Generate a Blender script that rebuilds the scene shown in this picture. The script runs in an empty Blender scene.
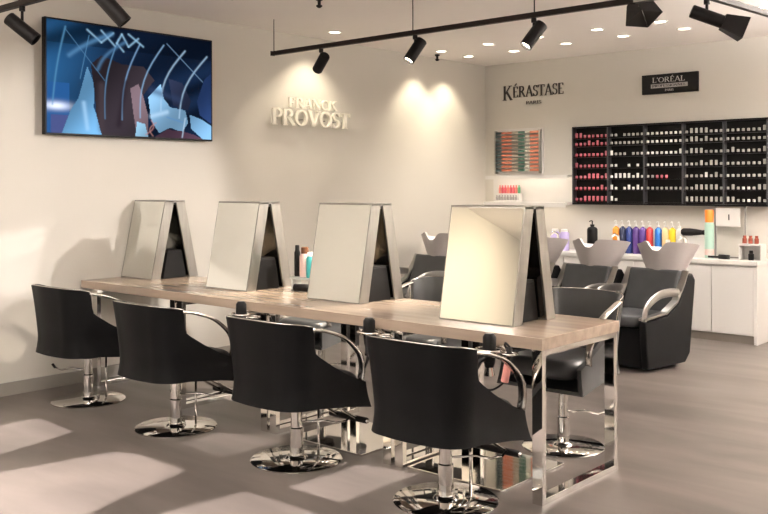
import bpy, bmesh, math, random
from mathutils import Vector, Matrix, Euler
random.seed(7)
sc = bpy.context.scene
C = sc.collection
# ------------------------------------------------------------------ camera
F, VH, YAW, CAMZ = 915.0, 186.3, math.radians(41.5), 1.45
cam_d = bpy.data.cameras.new('camera'); cam = bpy.data.objects.new('camera', cam_d); C.objects.link(cam)
cam_d.sensor_fit = 'HORIZONTAL'; cam_d.sensor_width = 36.0
cam_d.lens = 36.0 * F / 768.0
cam_d.shift_y = -(257.0 - VH) / 768.0
cam_d.clip_start = 0.05
cam.matrix_world = Matrix.Translation((0, 0, CAMZ)) @ Matrix.Rotation(YAW, 4, 'Z') @ Matrix.Rotation(math.pi/2, 4, 'X') @ Matrix.Rotation(math.radians(-0.17), 4, 'Z')
sc.camera = cam
# ------------------------------------------------------------------ world, exposure
w = bpy.data.worlds.new('world'); sc.world = w; w.use_nodes = True
w.node_tree.nodes['Background'].inputs[0].default_value = (1.0, .91, .82, 1)
w.node_tree.nodes['Background'].inputs[1].default_value = 0.5
vs = sc.view_settings
vs.view_transform = 'Standard'; vs.look = 'None'; vs.gamma = 1.0; vs.use_curve_mapping = False
vs.exposure = 0.84
WARM = (1.0, .87, .70); SOFT = (1.0, .935, .875); NEUT = (1.0, .91, .87)
def light(name, kind, loc, energy, color=WARM, target=None, parent=None, **kw):
    d = bpy.data.lights.new(name, kind); d.energy = energy; d.color = color
    for k, v in kw.items(): setattr(d, k, v)
    o = bpy.data.objects.new(name, d); C.objects.link(o)
    o.location = loc
    if target is not None:
        o.rotation_euler = (Vector(target) - Vector(loc)).to_track_quat('-Z', 'Y').to_euler()
    if parent is not None:
        o.parent = parent; o.matrix_parent_inverse = parent.matrix_world.inverted()
    return o
# large soft fill light added behind the camera
light('rear_fill_light', 'AREA', (0.6, -2.6, 2.6), 12, (1, .88, .80), target=(-3.5, 3.0, 0.6), shape='RECTANGLE', size=4.0, size_y=1.2)
light('overhead_fill_light', 'AREA', (-2.6, 1.4, 2.8), 22, SOFT, target=(-2.8, 1.9, 0), shape='RECTANGLE', size=2.4, size_y=.8)  # unseen soft overhead fill, no panel modelled
# unseen area lights added to brighten the ceiling, facing up
light('ceiling_fill_light', 'AREA', (-3.4, 1.3, 2.50), 100, SOFT, target=(-3.4, 1.3, 5), shape='RECTANGLE', size=3.6, size_y=.4)
light('ceiling_fill_light', 'AREA', (0.6, 5.2, 2.45), 150, SOFT, target=(0.6, 5.2, 5), shape='RECTANGLE', size=2.0, size_y=.5)
light('ceiling_fill_light', 'AREA', (-0.6, 7.3, 2.45), 260, SOFT, target=(-0.6, 7.3, 5), shape='RECTANGLE', size=1.6, size_y=.4)
# ------------------------------------------------------------------ materials
def M(name, col, rough=.5, metal=0.0, noise=None, bump=None, emis=None, estr=0, spec=.5, trans=0, coat=0, alpha=1):
    m = bpy.data.materials.new(name); m.use_nodes = True
    nt = m.node_tree; b = nt.nodes['Principled BSDF']
    b.inputs['Base Color'].default_value = (*col, 1); b.inputs['Roughness'].default_value = rough
    b.inputs['Metallic'].default_value = metal; b.inputs['Specular IOR Level'].default_value = spec
    b.inputs['Transmission Weight'].default_value = trans; b.inputs['Coat Weight'].default_value = coat
    if emis: b.inputs['Emission Color'].default_value = (*emis, 1); b.inputs['Emission Strength'].default_value = estr
    tc = nt.nodes.new('ShaderNodeTexCoord')
    if noise:   # (scale xyz, amount)
        mp = nt.nodes.new('ShaderNodeMapping'); mp.inputs['Scale'].default_value = noise[0]
        n = nt.nodes.new('ShaderNodeTexNoise'); n.inputs['Scale'].default_value = 1; n.inputs['Detail'].default_value = 6
        r = nt.nodes.new('ShaderNodeValToRGB')
        a = noise[1]
        r.color_ramp.elements[0].position = .3; r.color_ramp.elements[1].position = .7
        r.color_ramp.elements[0].color = (*[c*(1-a) for c in col], 1)
        r.color_ramp.elements[1].color = (*[min(1, c*(1+a)) for c in col], 1)
        nt.links.new(tc.outputs['Object'], mp.inputs['Vector']); nt.links.new(mp.outputs[0], n.inputs['Vector'])
        nt.links.new(n.outputs['Fac'], r.inputs['Fac']); nt.links.new(r.outputs[0], b.inputs['Base Color'])
    if bump:    # (scale, strength)
        n2 = nt.nodes.new('ShaderNodeTexNoise'); n2.inputs['Scale'].default_value = bump[0]; n2.inputs['Detail'].default_value = 4
        bp = nt.nodes.new('ShaderNodeBump'); bp.inputs['Strength'].default_value = bump[1]; bp.inputs['Distance'].default_value = .01
        nt.links.new(tc.outputs['Object'], n2.inputs['Vector']); nt.links.new(n2.outputs['Fac'], bp.inputs['Height'])
        nt.links.new(bp.outputs[0], b.inputs['Normal'])
    return m
wall_m = M('painted_cream_plaster', (.63, .60, .545), .75, noise=((.8, .8, .8), .02), bump=(60, .05))
ceil_m = M('painted_ceiling', (.93, .88, .84), .8, noise=((.6, .6, .6), .02))
base_m = M('grey_baseboard_paint', (.30, .28, .25), .35)
# floor: brushed taupe resin, streaks in two directions
def floor_mat():
    m = bpy.data.materials.new('brushed_taupe_floor'); m.use_nodes = True
    nt = m.node_tree; b = nt.nodes['Principled BSDF']; L = nt.links.new
    tc = nt.nodes.new('ShaderNodeTexCoord')
    def layer(rot, scale, detail):
        mp = nt.nodes.new('ShaderNodeMapping'); mp.inputs['Rotation'].default_value = (0, 0, rot); mp.inputs['Scale'].default_value = scale
        n = nt.nodes.new('ShaderNodeTexNoise'); n.inputs['Scale'].default_value = 1; n.inputs['Detail'].default_value = detail; n.inputs['Distortion'].default_value = .6
        L(tc.outputs['Object'], mp.inputs['Vector']); L(mp.outputs[0], n.inputs['Vector']); return n
    a = layer(.5, (.6, 2.6, 1), 7); c = layer(-.9, (.8, 3.4, 1), 7)
    mx = nt.nodes.new('ShaderNodeMath'); mx.operation = 'ADD'
    L(a.outputs['Fac'], mx.inputs[0]); L(c.outputs['Fac'], mx.inputs[1])
    hv = nt.nodes.new('ShaderNodeMath'); hv.operation = 'MULTIPLY'; hv.inputs[1].default_value = .5; L(mx.outputs[0], hv.inputs[0])
    r = nt.nodes.new('ShaderNodeValToRGB'); e = r.color_ramp.elements
    e[0].position = .35; e[0].color = (.074, .062, .055, 1); e[1].position = .66; e[1].color = (.165, .140, .127, 1)
    L(hv.outputs[0], r.inputs['Fac']); L(r.outputs[0], b.inputs['Base Color'])
    b.inputs['Roughness'].default_value = .38; b.inputs['Specular IOR Level'].default_value = .4
    bp = nt.nodes.new('ShaderNodeBump'); bp.inputs['Strength'].default_value = .08; bp.inputs['Distance'].default_value = .01
    L(hv.outputs[0], bp.inputs['Height']); L(bp.outputs[0], b.inputs['Normal'])
    return m
floor_m = floor_mat()
wood_m = M('greyed_oak_top', (.36, .280, .218), .26, noise=((1.2, 16, 16), .16), bump=(30, .03), spec=.6, coat=.25)
chrome = M('polished_chrome', (.80, .78, .75), .06, 1.0, noise=((3, 3, 3), .05))
chrome2 = M('scuffed_steel', (.66, .63, .59), .16, 1.0, noise=((6, 6, 6), .10), bump=(18, .12))
plate_m = M('mirror_polished_steel_plate', (.78, .76, .73), .035, 1.0, bump=(5, .03))
brushed = M('brushed_aluminium', (.36, .35, .325), .32, 1.0, noise=((2, 40, 2), .1))
lining_m = M('smoked_inner_metal', (.34, .33, .30), .12, 1.0, bump=(7, .15))
mirror_m = M('mirror_glass', (.79, .80, .765), .015, 1.0, noise=((1, 1, 1), .01))
leather = M('black_leatherette', (.007, .007, .0075), .48, noise=((8, 8, 8), .15), bump=(160, .10), spec=.12)
leather2 = M('charcoal_vinyl', (.05, .052, .055), .36, noise=((8, 8, 8), .12), bump=(140, .08))
black_m = M('black_lacquer', (.006, .0055, .0055), .45, noise=((6, 6, 6), .2), spec=.2)
blackmatte = M('matte_black_metal', (.010, .008, .008), .5, noise=((9, 9, 9), .2), spec=.2)
track_m = M('black_brown_track', (.018, .011, .009), .5, noise=((9, 9, 9), .2), spec=.2)
basin_m = M('taupe_ceramic', (.44, .405, .395), .30, noise=((2, 2, 2), .04))
white_cer = M('white_ceramic', (.85, .82, .78), .15)
white_m = M('white_laminate', (.72, .70, .67), .38, noise=((1, 1, 1), .015))
grey_trim = M('grey_plinth', (.26, .235, .21), .45)
letter_w = M('cream_letter_lacquer', (.90, .86, .77), .4)
letter_d = M('dark_brown_letter', (.035, .025, .02), .45)
letter_l = M('white_letter', (.50, .48, .46), .5)
grey_l = M('light_grey_band', (.42, .40, .40), .5)
arm_m = M('satin_aluminium', (.40, .39, .375), .30, 1.0)
glow_m = M('lamp_glow', (1, .95, .85), .5, emis=(1, .86, .66), estr=22)
dl_glow = M('downlight_glow', (1, .95, .85), .5, emis=(1, .86, .66), estr=5)
led_m = M('led_strip_glow', (1, .95, .9), .5, emis=(1, .87, .72), estr=9)
def col(name, c, r=.3, **k): return M(name, c, r, noise=((5, 5, 5), .05), **k)
# ------------------------------------------------------------------ mesh helpers
def obj(name, bm, mats, parent=None, smooth=False, loc=None, split=None, bevel=None):
    me = bpy.data.meshes.new(name); bmesh.ops.recalc_face_normals(bm, faces=bm.faces[:]); bm.to_mesh(me); bm.free()
    if not isinstance(mats, (list, tuple)): mats = [mats]
    for m in mats: me.materials.append(m)
    if smooth:
        for p in me.polygons: p.use_smooth = True
    o = bpy.data.objects.new(name, me); C.objects.link(o)
    if bevel:
        b = o.modifiers.new('bevel', 'BEVEL'); b.width = bevel; b.segments = 2; b.limit_method = 'ANGLE'
    if split:
        e = o.modifiers.new('edge_split', 'EDGE_SPLIT'); e.split_angle = math.radians(split)
    if parent is not None: o.parent = parent
    if loc is not None: o.location = loc
    return o
def box(bm, x0, x1, y0, y1, z0, z1, mi=0):
    v = [bm.verts.new(p) for p in ((x0,y0,z0),(x1,y0,z0),(x1,y1,z0),(x0,y1,z0),(x0,y0,z1),(x1,y0,z1),(x1,y1,z1),(x0,y1,z1))]
    for f in ((3,2,1,0),(4,5,6,7),(0,1,5,4),(1,2,6,5),(2,3,7,6),(3,0,4,7)):
        fc = bm.faces.new([v[i] for i in f]); fc.material_index = mi
    return v
def bx(*a):
    bm = bmesh.new(); box(bm, *a); return bm
def prism(bm, poly, axis, a, b, mi=0):
    """poly of 2-D points extruded along axis between a and b; for axis 'x' points are (y,z), 'y' (x,z), 'z' (x,y)"""
    def P(p, t): return {'x': (t, p[0], p[1]), 'y': (p[0], t, p[1]), 'z': (p[0], p[1], t)}[axis]
    A = [bm.verts.new(P(p, a)) for p in poly]; B = [bm.verts.new(P(p, b)) for p in poly]; n = len(poly)
    fs = [bm.faces.new(A[::-1]), bm.faces.new(B)]
    for i in range(n): fs.append(bm.faces.new((A[i], A[(i+1) % n], B[(i+1) % n], B[i])))
    for f in fs: f.material_index = mi
def lathe(bm, prof, seg=24, cx=0, cy=0, mi=0, mis=None, cap=True):
    rings = []
    for r, z in prof:
        rings.append([bm.verts.new((cx + r*math.cos(2*math.pi*k/seg), cy + r*math.sin(2*math.pi*k/seg), z)) for k in range(seg)])
    for i in range(len(rings)-1):
        for k in range(seg):
            f = bm.faces.new((rings[i][k], rings[i][(k+1) % seg], rings[i+1][(k+1) % seg], rings[i+1][k]))
            f.material_index = mis[i] if mis else mi
    if cap:
        f = bm.faces.new(rings[0][::-1]); f.material_index = mis[0] if mis else mi
        f = bm.faces.new(rings[-1]); f.material_index = mis[-1] if mis else mi
def tube(bm, pts, r, seg=10, flat=1.0, mi=0, radii=None):
    """swept tube through pts; flat scales the section across"""
    pts = [Vector(p) for p in pts]; rings = []; n = len(pts); prev = None
    for i, p in enumerate(pts):
        t = (pts[min(i+1, n-1)] - pts[max(i-1, 0)]).normalized()
        if prev is None:
            up = Vector((0, 0, 1)) if abs(t.z) < .9 else Vector((1, 0, 0))
            a = t.cross(up).normalized()
        else:
            a = (prev - t*prev.dot(t)).normalized()
        prev = a; b = t.cross(a).normalized(); rr = radii[i] if radii else r
        rings.append([bm.verts.new(p + a*(rr*math.cos(2*math.pi*k/seg)) + b*(rr*flat*math.sin(2*math.pi*k/seg))) for k in range(seg)])
    for i in range(n-1):
        for k in range(seg):
            f = bm.faces.new((rings[i][k], rings[i][(k+1) % seg], rings[i+1][(k+1) % seg], rings[i+1][k])); f.material_index = mi
    f = bm.faces.new(rings[0][::-1]); f.material_index = mi
    f = bm.faces.new(rings[-1]); f.material_index = mi
def bez(pts, n=14):
    """catmull-rom through pts"""
    P = [Vector(p) for p in pts]; P = [P[0]*2 - P[1]] + P + [P[-1]*2 - P[-2]]; out = []
    for i in range(1, len(P)-2):
        for k in range(n):
            t = k/n
            out.append(.5*((2*P[i]) + (P[i+1]-P[i-1])*t + (2*P[i-1]-5*P[i]+4*P[i+1]-P[i+2])*t*t + (3*P[i]-P[i-1]-3*P[i+1]+P[i+2])*t**3))
    out.append(P[-2]); return out
def tag(o, label, cat, group=None, kind=None):
    o['label'] = label; o['category'] = cat
    if group: o['group'] = group
    if kind: o['kind'] = kind
    return o
def thing(name, label, cat, loc=(0, 0, 0), rotz=0, group=None):
    o = bpy.data.objects.new(name, None); C.objects.link(o); o.empty_display_size = .1
    o.location = loc; o.rotation_euler = (0, 0, rotz)
    tag(o, label, cat, group); bpy.context.view_layer.update(); return o
def struct(name, bm, m):
    o = obj(name, bm, m); o['kind'] = 'structure'; return o
def dup(root, loc, rotz=0, label=None, group=None):
    r = root.copy(); C.objects.link(r); r.location = loc; r.rotation_euler = (0, 0, rotz)
    if label: r['label'] = label
    if group: r['group'] = group
    for ch in list(root.children):
        c = ch.copy(); C.objects.link(c); c.parent = r
        for g in ch.children:
            d = g.copy(); C.objects.link(d); d.parent = c
    return r
# ------------------------------------------------------------------ room shell
X0, X1, Y0, Y1, H = -6.20, 3.2, -3.6, 8.80, 2.85
struct('floor', bx(X0-.1, X1+.1, Y0-.1, Y1+.1, -.1, 0), floor_m)
struct('ceiling', bx(X0-.1, X1+.1, Y0-.1, Y1+.1, H, H+.1), ceil_m)
struct('wall_left', bx(X0-.12, X0, Y0-.1, Y1+.12, 0, H), wall_m)
struct('wall_back', bx(X0, X1+.1, Y1, Y1+.12, 0, H), wall_m)
struct('wall_right', bx(X1, X1+.12, Y0-.1, Y1+.12, 0, H), wall_m)
struct('baseboard_left', bx(X0, X0+.015, Y0, Y1, 0, .09), base_m)
struct('baseboard_back', bx(X0+.015, X1, Y1-.015, Y1, 0, .09), base_m)
# ------------------------------------------------------------------ lettering
def glyph_strokes(ch):
    T, t = .17, .075
    S = {
     'P': [('l',.16,0,.16,1,T),('a',.34,.74,.26,.235,-90,90,T*.9),('l',.16,.505,.34,.505,t),('l',.16,.965,.34,.965,t),('l',0,.02,.34,.02,.05)],
     'R': [('l',.16,0,.16,1,T),('a',.34,.75,.24,.225,-90,90,T*.9),('l',.16,.525,.36,.525,t),('l',.16,.965,.34,.965,t),('l',.36,.52,.72,.03,T),('l',0,.02,.32,.02,.05),('l',.6,.02,.82,.02,.05)],
     'O': [('a',.42,.5,.36,.46,0,360,T*.85)],
     'V': [('l',.10,1,.42,.02,T),('l',.74,1,.42,.02,t),('l',-.02,.975,.28,.975,.05),('l',.6,.975,.88,.975,.05)],
     'S': [('a',.30,.74,.20,.225,20,270,T*.75),('a',.30,.27,.22,.235,-160,90,T*.75),('l',.50,.98,.50,.74,.05),('l',.07,.02,.07,.28,.05)],
     'T': [('l',.36,0,.36,1,T),('l',0,.96,.72,.96,t),('l',.03,.97,.03,.76,.06),('l',.69,.97,.69,.76,.06),('l',.2,.02,.52,.02,.05)],
     'F': [('l',.16,0,.16,1,T),('l',.1,.96,.58,.96,t),('l',.16,.52,.46,.52,t),('l',.56,.97,.56,.78,.06),('l',0,.02,.34,.02,.05)],
     'A': [('l',.08,0,.40,1,t),('l',.40,1,.74,0,T),('l',.2,.33,.62,.33,t*.8),('l',-.04,.02,.2,.02,.05),('l',.6,.02,.88,.02,.05)],
     'N': [('l',.12,0,.12,1,t),('l',.12,1,.72,0,T),('l',.72,0,.72,1,t),('l',0,.02,.26,.02,.05),('l',.6,.98,.84,.98,.05)],
     'C': [('a',.44,.5,.36,.46,50,310,T*.85),('l',.68,.96,.68,.72,.05)],
     'K': [('l',.16,0,.16,1,T),('l',.22,.44,.64,.98,t),('l',.34,.58,.74,.02,T),('l',0,.02,.32,.02,.05),('l',.52,.98,.78,.98,.05),('l',.62,.02,.86,.02,.05)],
     'E': [('l',.16,0,.16,1,T),('l',.1,.96,.58,.96,t),('l',.1,.04,.60,.04,t),('l',.16,.52,.46,.52,t),('l',.57,.97,.57,.78,.05),('l',.60,.02,.60,.24,.05)],
     'L': [('l',.16,0,.16,1,T),('l',.0,.04,.58,.04,t),('l',.58,.02,.58,.26,.05),('l',0,.98,.32,.98,.05)],
     'I': [('l',.16,0,.16,1,T),('l',0,.02,.32,.02,.05),('l',0,.98,.32,.98,.05)],
     "'": [('l',.10,.74,.14,1,.1)],
    }
    S['É'] = S['E'] + [('l',.26,1.08,.46,1.26,.1)]
    return S[ch]
ADV = {'P':.72,'R':.84,'O':.88,'V':.86,'S':.62,'T':.76,'F':.66,'A':.84,'N':.90,'C':.80,'K':.86,'E':.70,'É':.70,'L':.66,'I':.38,"'":.26,' ':.4}
def glyph(ch, depth, bold=1.0):
    """letter in the local x-z plane, front face towards -y, one unit high"""
    bm = bmesh.new()
    for s in glyph_strokes(ch):
        if s[0] == 'l':
            _, x0, z0, x1, z1, wd = s; wd *= bold
            d = Vector((x1-x0, z1-z0)).normalized(); n = Vector((-d.y, d.x))*(wd/2)
            prism(bm, [(x0+n.x, z0+n.y), (x0-n.x, z0-n.y), (x1-n.x, z1-n.y), (x1+n.x, z1+n.y)], 'y', -depth, 0)
        else:
            _, cx, cz, rx, rz, a0, a1, wd = s; wd *= bold; N = 18
            for k in range(N):
                q = []
                for a, sgn in ((k, 1), (k, -1), (k+1, -1), (k+1, 1)):
                    an = math.radians(a0 + (a1-a0)*a/N)
                    ww = wd*(.55 + .45*abs(math.cos(an)))/2
                    q.append((cx + (rx+sgn*ww)*math.cos(an), cz + (rz+sgn*ww)*math.sin(an)))
                prism(bm, q, 'y', -depth, 0)
    return bm
def word(text, height, width, depth, mat, parent, origin, facing='back', bold=1.0, mirror=False):
    """letters as parts; origin = lower-left corner, running along +x (back wall) or +y (left wall, facing +x)"""
    total = sum(ADV[c] for c in text) - .05
    sx = width/total/height if width else 1
    x = 0
    for c in text:
        if c != ' ':
            bm = glyph(c, depth/height, bold)
            for v in bm.verts:
                p = v.co; X, Y, Z = (x + p.x*sx*height), p.y*height, p.z*height
                v.co = (origin[0]+X, origin[1]+Y, origin[2]+Z) if facing == 'back' else (origin[0]-Y, origin[1]+X, origin[2]+Z)
            obj('letter', bm, mat, parent)
        x += ADV[c]*sx*height
# left wall sign: raised letters standing off the wall
t = thing('wall_sign', 'raised cream serif lettering reading FRANCK PROVOST on the left wall', 'sign', (X0, 6.0, 2.0))
word('PROVOST', .148, 1.0, .026, letter_w, t, (.055, -.575, .005), 'left', 1.15)
word('FRANCK', .092, .62, .026, letter_w, t, (.055, -.375, .168), 'left', 1.15)
for (y, z) in [(-.44, .02), (-.30, .02), (-.13, .02), (.02, .0), (.16, .02), (.31, .02), (.43, .02), (-.26, .16), (-.05, .16), (.14, .16)]:
    bm = bmesh.new(); tube(bm, [(0, y-.05, z+.045), (.056, y-.05, z+.045)], .003, 6); obj('mounting_pin', bm, brushed, t)
t = thing('wall_lettering', 'dark brown serif lettering reading KÉRASTASE with PARIS beneath', 'sign', (-5.95, Y1, 2.40))
word('K', .165, .125, .012, letter_d, t, (.0, -.001, .03), 'back', .8)
word('ÉRASTASE', .125, .66, .012, letter_d, t, (.135, -.001, .055), 'back', .8)
word('PARIS', .036, .20, .008, letter_d, t, (.31, -.001, -.030), 'back', .8)
t = thing('brand_sign', "black wall sign reading L'ORÉAL PROFESSIONNEL PARIS in white", 'sign', (-4.23, Y1, 2.378))
obj('sign_board', bx(0, .588, -.03, 0, 0, .196), black_m, t, bevel=.002)
word("L'ORÉAL", .052, .34, .005, letter_l, t, (.115, -.0305, .112), 'back', .7)
obj('name_band', bx(.10, .485, -.034, -.0305, .058, .098), grey_l, t)
word('PROFESSIONNEL', .024, .35, .003, black_m, t, (.117, -.0345, .066), 'back', 1.0)
word('PARIS', .020, .09, .003, letter_l, t, (.25, -.0305, .022), 'back', 1.0)
# ------------------------------------------------------------------ television
def tv():
    y0, y1, z0, z1 = 3.275, 4.76, 1.828, 2.668
    t = thing('wall_television', 'large flat television mounted high on the cream wall, showing blue shapes', 'television', (X0, (y0+y1)/2, (z0+z1)/2))
    W, Hh = y1-y0, z1-z0
    obj('wall_mount', bx(0, .04, -.25, .25, -.18, .18), blackmatte, t)
    obj('casing', bx(.04, .085, -W/2, W/2, -Hh/2, Hh/2), black_m, t, bevel=.004)
    NX, NY = 240, 136
    bm = bmesh.new(); cl = bm.loops.layers.float_color.new('picture')
    b = .014
    vs_ = [[bm.verts.new((.0858, -W/2+b+(W-2*b)*i/NX, Hh/2-b-(Hh-2*b)*j/NY)) for i in range(NX+1)] for j in range(NY+1)]
    def inpoly(x, y, P):
        c = False; n = len(P)
        for i in range(n):
            x1, y1_ = P[i]; x2, y2 = P[(i+1) % n]
            if (y1_ > y) != (y2 > y) and x < (x2-x1)*(y-y1_)/(y2-y1_)+x1: c = not c
        return c
    def dseg(x, y, A, B):
        ax, ay = A; bx_, by = B; dx, dy = bx_-ax, by-ay; tt = max(0, min(1, ((x-ax)*dx*3.1+(y-ay)*dy)/(dx*dx*3.1+dy*dy)))
        return math.hypot((x-ax-dx*tt)*1.77, y-ay-dy*tt)
    curves = []
    def arc(x0, y0, x1, y1, bend, wd, c):
        P = []
        for k in range(9):
            s = k/8; P.append((x0+(x1-x0)*s - bend*math.sin(math.pi*s), y0+(y1-y0)*s))
        curves.append((P, wd, c))
    lb = (.30, .52, .80)
    arc(.68, .10, .53, .82, .05, .010, lb); arc(.82, .13, .66, .74, .05, .012, (.42, .62, .85)); arc(.97, .16, .78, .80, .05, .012, (.42, .62, .85))
    arc(.53, .12, .42, .85, .035, .010, (.25, .45, .75)); arc(.40, .10, .32, .85, .03, .009, (.14, .33, .58)); arc(.10, .05, .03, .75, .01, .012, (.10, .30, .52))
    arc(.23, .10, .18, .5, 0, .006, (.10, .28, .5)); arc(.10, .07, .32, .5, 0, .005, (.10, .25, .45)); arc(.70, .08, .94, .42, 0, .006, (.22, .38, .6))
    for (a, b_) in [((.22,.05),(.30,.15)),((.30,.15),(.37,.05)),((.30,.04),(.38,.17)),((.42,.05),(.46,.16)),((.46,.16),(.52,.07)),((.42,.05),(.39,.14)),((.39,.14),(.43,.21)),((.46,.04),(.55,.14))]:
        arc(*a, *b_, 0, .012, (.34, .60, .85))
    arc(.12, .30, .36, .06, .02, .028, (.10, .26, .48)); arc(.28, .40, .44, .12, .03, .022, (.08, .20, .38)); arc(.60, .55, .78, .62, 0, .05, (.03, .05, .12))
    arc(.30, .95, .30, .55, .0, .05, (.07, .05, .06)); arc(.40, .9, .44, .5, .0, .04, (.02, .012, .02)); arc(.60, .80, .70, .75, .0, .03, (.5, .72, .95)); arc(.22, .95, .20, .72, .0, .03, (.4, .66, .95))
    arc(.565, .98, .60, .84, -.03, .010, (.45, .20, .20)); arc(.61, .99, .63, .86, .03, .008, (.5, .25, .22)); arc(.70, .80, .80, .84, 0, .012, (.10, .25, .5)); arc(.80, .99, .82, .80, 0, .010, (.55, .7, .9))
    polys = [([(.08,1),(.13,.78),(.17,.68),(.20,.5),(.22,.38),(.25,.5),(.26,.62),(.255,.75),(.29,.9),(.30,1)], (.20,.50,.86)),
             ([(.24,.36),(.30,.27),(.42,.33),(.55,.33),(.62,.45),(.55,.6),(.50,.78),(.52,1),(.30,1),(.27,.82),(.26,.6)], (.040,.030,.040)),
             ([(.47,.55),(.52,.50),(.55,.62),(.58,.8),(.58,1),(.51,1),(.49,.8)], (.22,.15,.18)),
             ([(.58,.62),(.66,.48),(.68,.62),(.72,.70),(.82,.72),(.84,.84),(.80,.94),(.72,.90),(.65,.96),(.60,.85)], (.30,.58,.88)),
             ([(.50,1),(.51,.86),(.56,.88),(.58,1)], (.35,.65,.9)),
             ([(.85,.76),(.93,.80),(1,.86),(1,1),(.94,1),(.86,.9)], (.26,.54,.86)),
             ([(.90,.62),(.95,.40),(1,.32),(1,.84),(.92,.76)], (.03,.07,.22)),
             ([(.62,1),(.70,.92),(.80,.93),(.88,.96),(.94,1)], (.12,.06,.10)),
             ([(.71,.42),(.80,.45),(.86,.62),(.84,.72),(.74,.68)], (.03,.04,.09))]
    boxes = []
    for (P, wd, c) in curves:
        boxes.append((min(p[0] for p in P)-wd, max(p[0] for p in P)+wd, min(p[1] for p in P)-wd, max(p[1] for p in P)+wd))
    def colour(x, y):
        L_ = max(0, 1-x*2.6)
        c = [.006+.012*L_, .016+.075*L_, .045+.18*L_]; q = .5+.5*math.sin(7*x+11*y+3*math.sin(5*y+4*x)); c = [v*(.45+.9*q) for v in c]
        if y < .2: c = [v*.6 for v in c]
        if y > .55 and x < .12: c = [.02, .10, .30]
        g = math.exp(-((x-.05)/.07)**2-((y-.76)/.035)**2); c = [c[i]+g*(.9, .9, .95)[i] for i in range(3)]
        if .02 < x < .15 and y > .84: c = [.07, .09, .25]
        for P, cc in polys:
            if inpoly(x, y, P):
                sh = .8+.35*math.sin(9*x+5*y); c = [v*sh for v in cc]
        for (P, wd, cc), (a0, a1, b0, b1) in zip(curves, boxes):
            if a0 < x < a1 and b0 < y < b1:
                dd = min(dseg(x, y, P[k], P[k+1]) for k in range(len(P)-1))
                g = math.exp(-(dd/(wd*.75))**2)*.62; c = [c[i]*(1-g)+cc[i]*g for i in range(3)]
        return c
    for j in range(NY):
        for i in range(NX):
            f = bm.faces.new((vs_[j][i], vs_[j+1][i], vs_[j+1][i+1], vs_[j][i+1]))
            c = colour((i+.5)/NX, (j+.5)/NY)
            for l in f.loops: l[cl] = (*c, 1)
    m = bpy.data.materials.new('screen_picture'); m.use_nodes = True; nt = m.node_tree; bs = nt.nodes['Principled BSDF']
    at = nt.nodes.new('ShaderNodeAttribute'); at.attribute_name = 'picture'
    nt.links.new(at.outputs['Color'], bs.inputs['Emission Color']); bs.inputs['Emission Strength'].default_value = .62; bs.inputs['Specular IOR Level'].default_value = 0.0
    bs.inputs['Base Color'].default_value = (.002, .002, .002, 1); bs.inputs['Roughness'].default_value = .9
    obj('screen', bm, m, t)
tv()
# ------------------------------------------------------------------ styling table
TB = .76
def table():
    t = thing('styling_table', 'long brown wood styling table on chrome frames carrying the four mirrors', 'table', (-2.20, 3.93, 0))
    L, half = 3.985, .37
    bm = bmesh.new(); v = box(bm, -L, 0, -half, half, TB-.055, TB)
    for q in v:
        if q.co.x < -1: q.co.y += .035
    obj('table_top', bm, wood_m, t, bevel=.002)
    def frame(x, dy, left):
        o = obj('leg_frame', frame_bm(x, dy), chrome, t, bevel=.0015)
    def frame_bm(x, dy):
        bm = bmesh.new(); a, b, hh = -half+.012, half-.012, TB-.0555
        box(bm, x, x+.055, a+dy, a+.032+dy, 0, hh); box(bm, x, x+.055, b-.032+dy, b+dy, 0, hh)
        box(bm, x, x+.055, a+.032+dy, b-.032+dy, 0, .028); box(bm, x, x+.055, a+.032+dy, b-.032+dy, hh-.028, hh)
        return bm
    for i, x in enumerate([-.063, -.90, -.98, -1.88, -1.96, -2.80, -2.88, -3.84]):
        frame(x, .035*(-x/L), i)
    for x in (-.36, -1.315, -2.27):
        bm = bmesh.new(); tube(bm, [(x, -.315-.18+.0, 0.0), (x, -.315-.18, .40)], .006, 8)
        bm.free()
    return t
table()
# polished floor plates under the table
pl = []
for i, (x0, x1, y0, y1, lab) in enumerate([(-3.03, -2.45, 3.60, 4.17, 'polished steel floor plate under the table end nearest the camera'),
        (-3.90, -3.345, 3.59, 4.12, 'polished steel floor plate beneath the table, behind the second chair from the right')]):
    t = thing('footrest_plate', lab, 'floor plate', ((x0+x1)/2, (y0+y1)/2, 0), 0, 'steel plates under the table')
    a, b = (x1-x0)/2, (y1-y0)/2
    obj('plate', bx(-a, a, -b, b, .0, .012), plate_m, t, bevel=.002)
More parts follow.
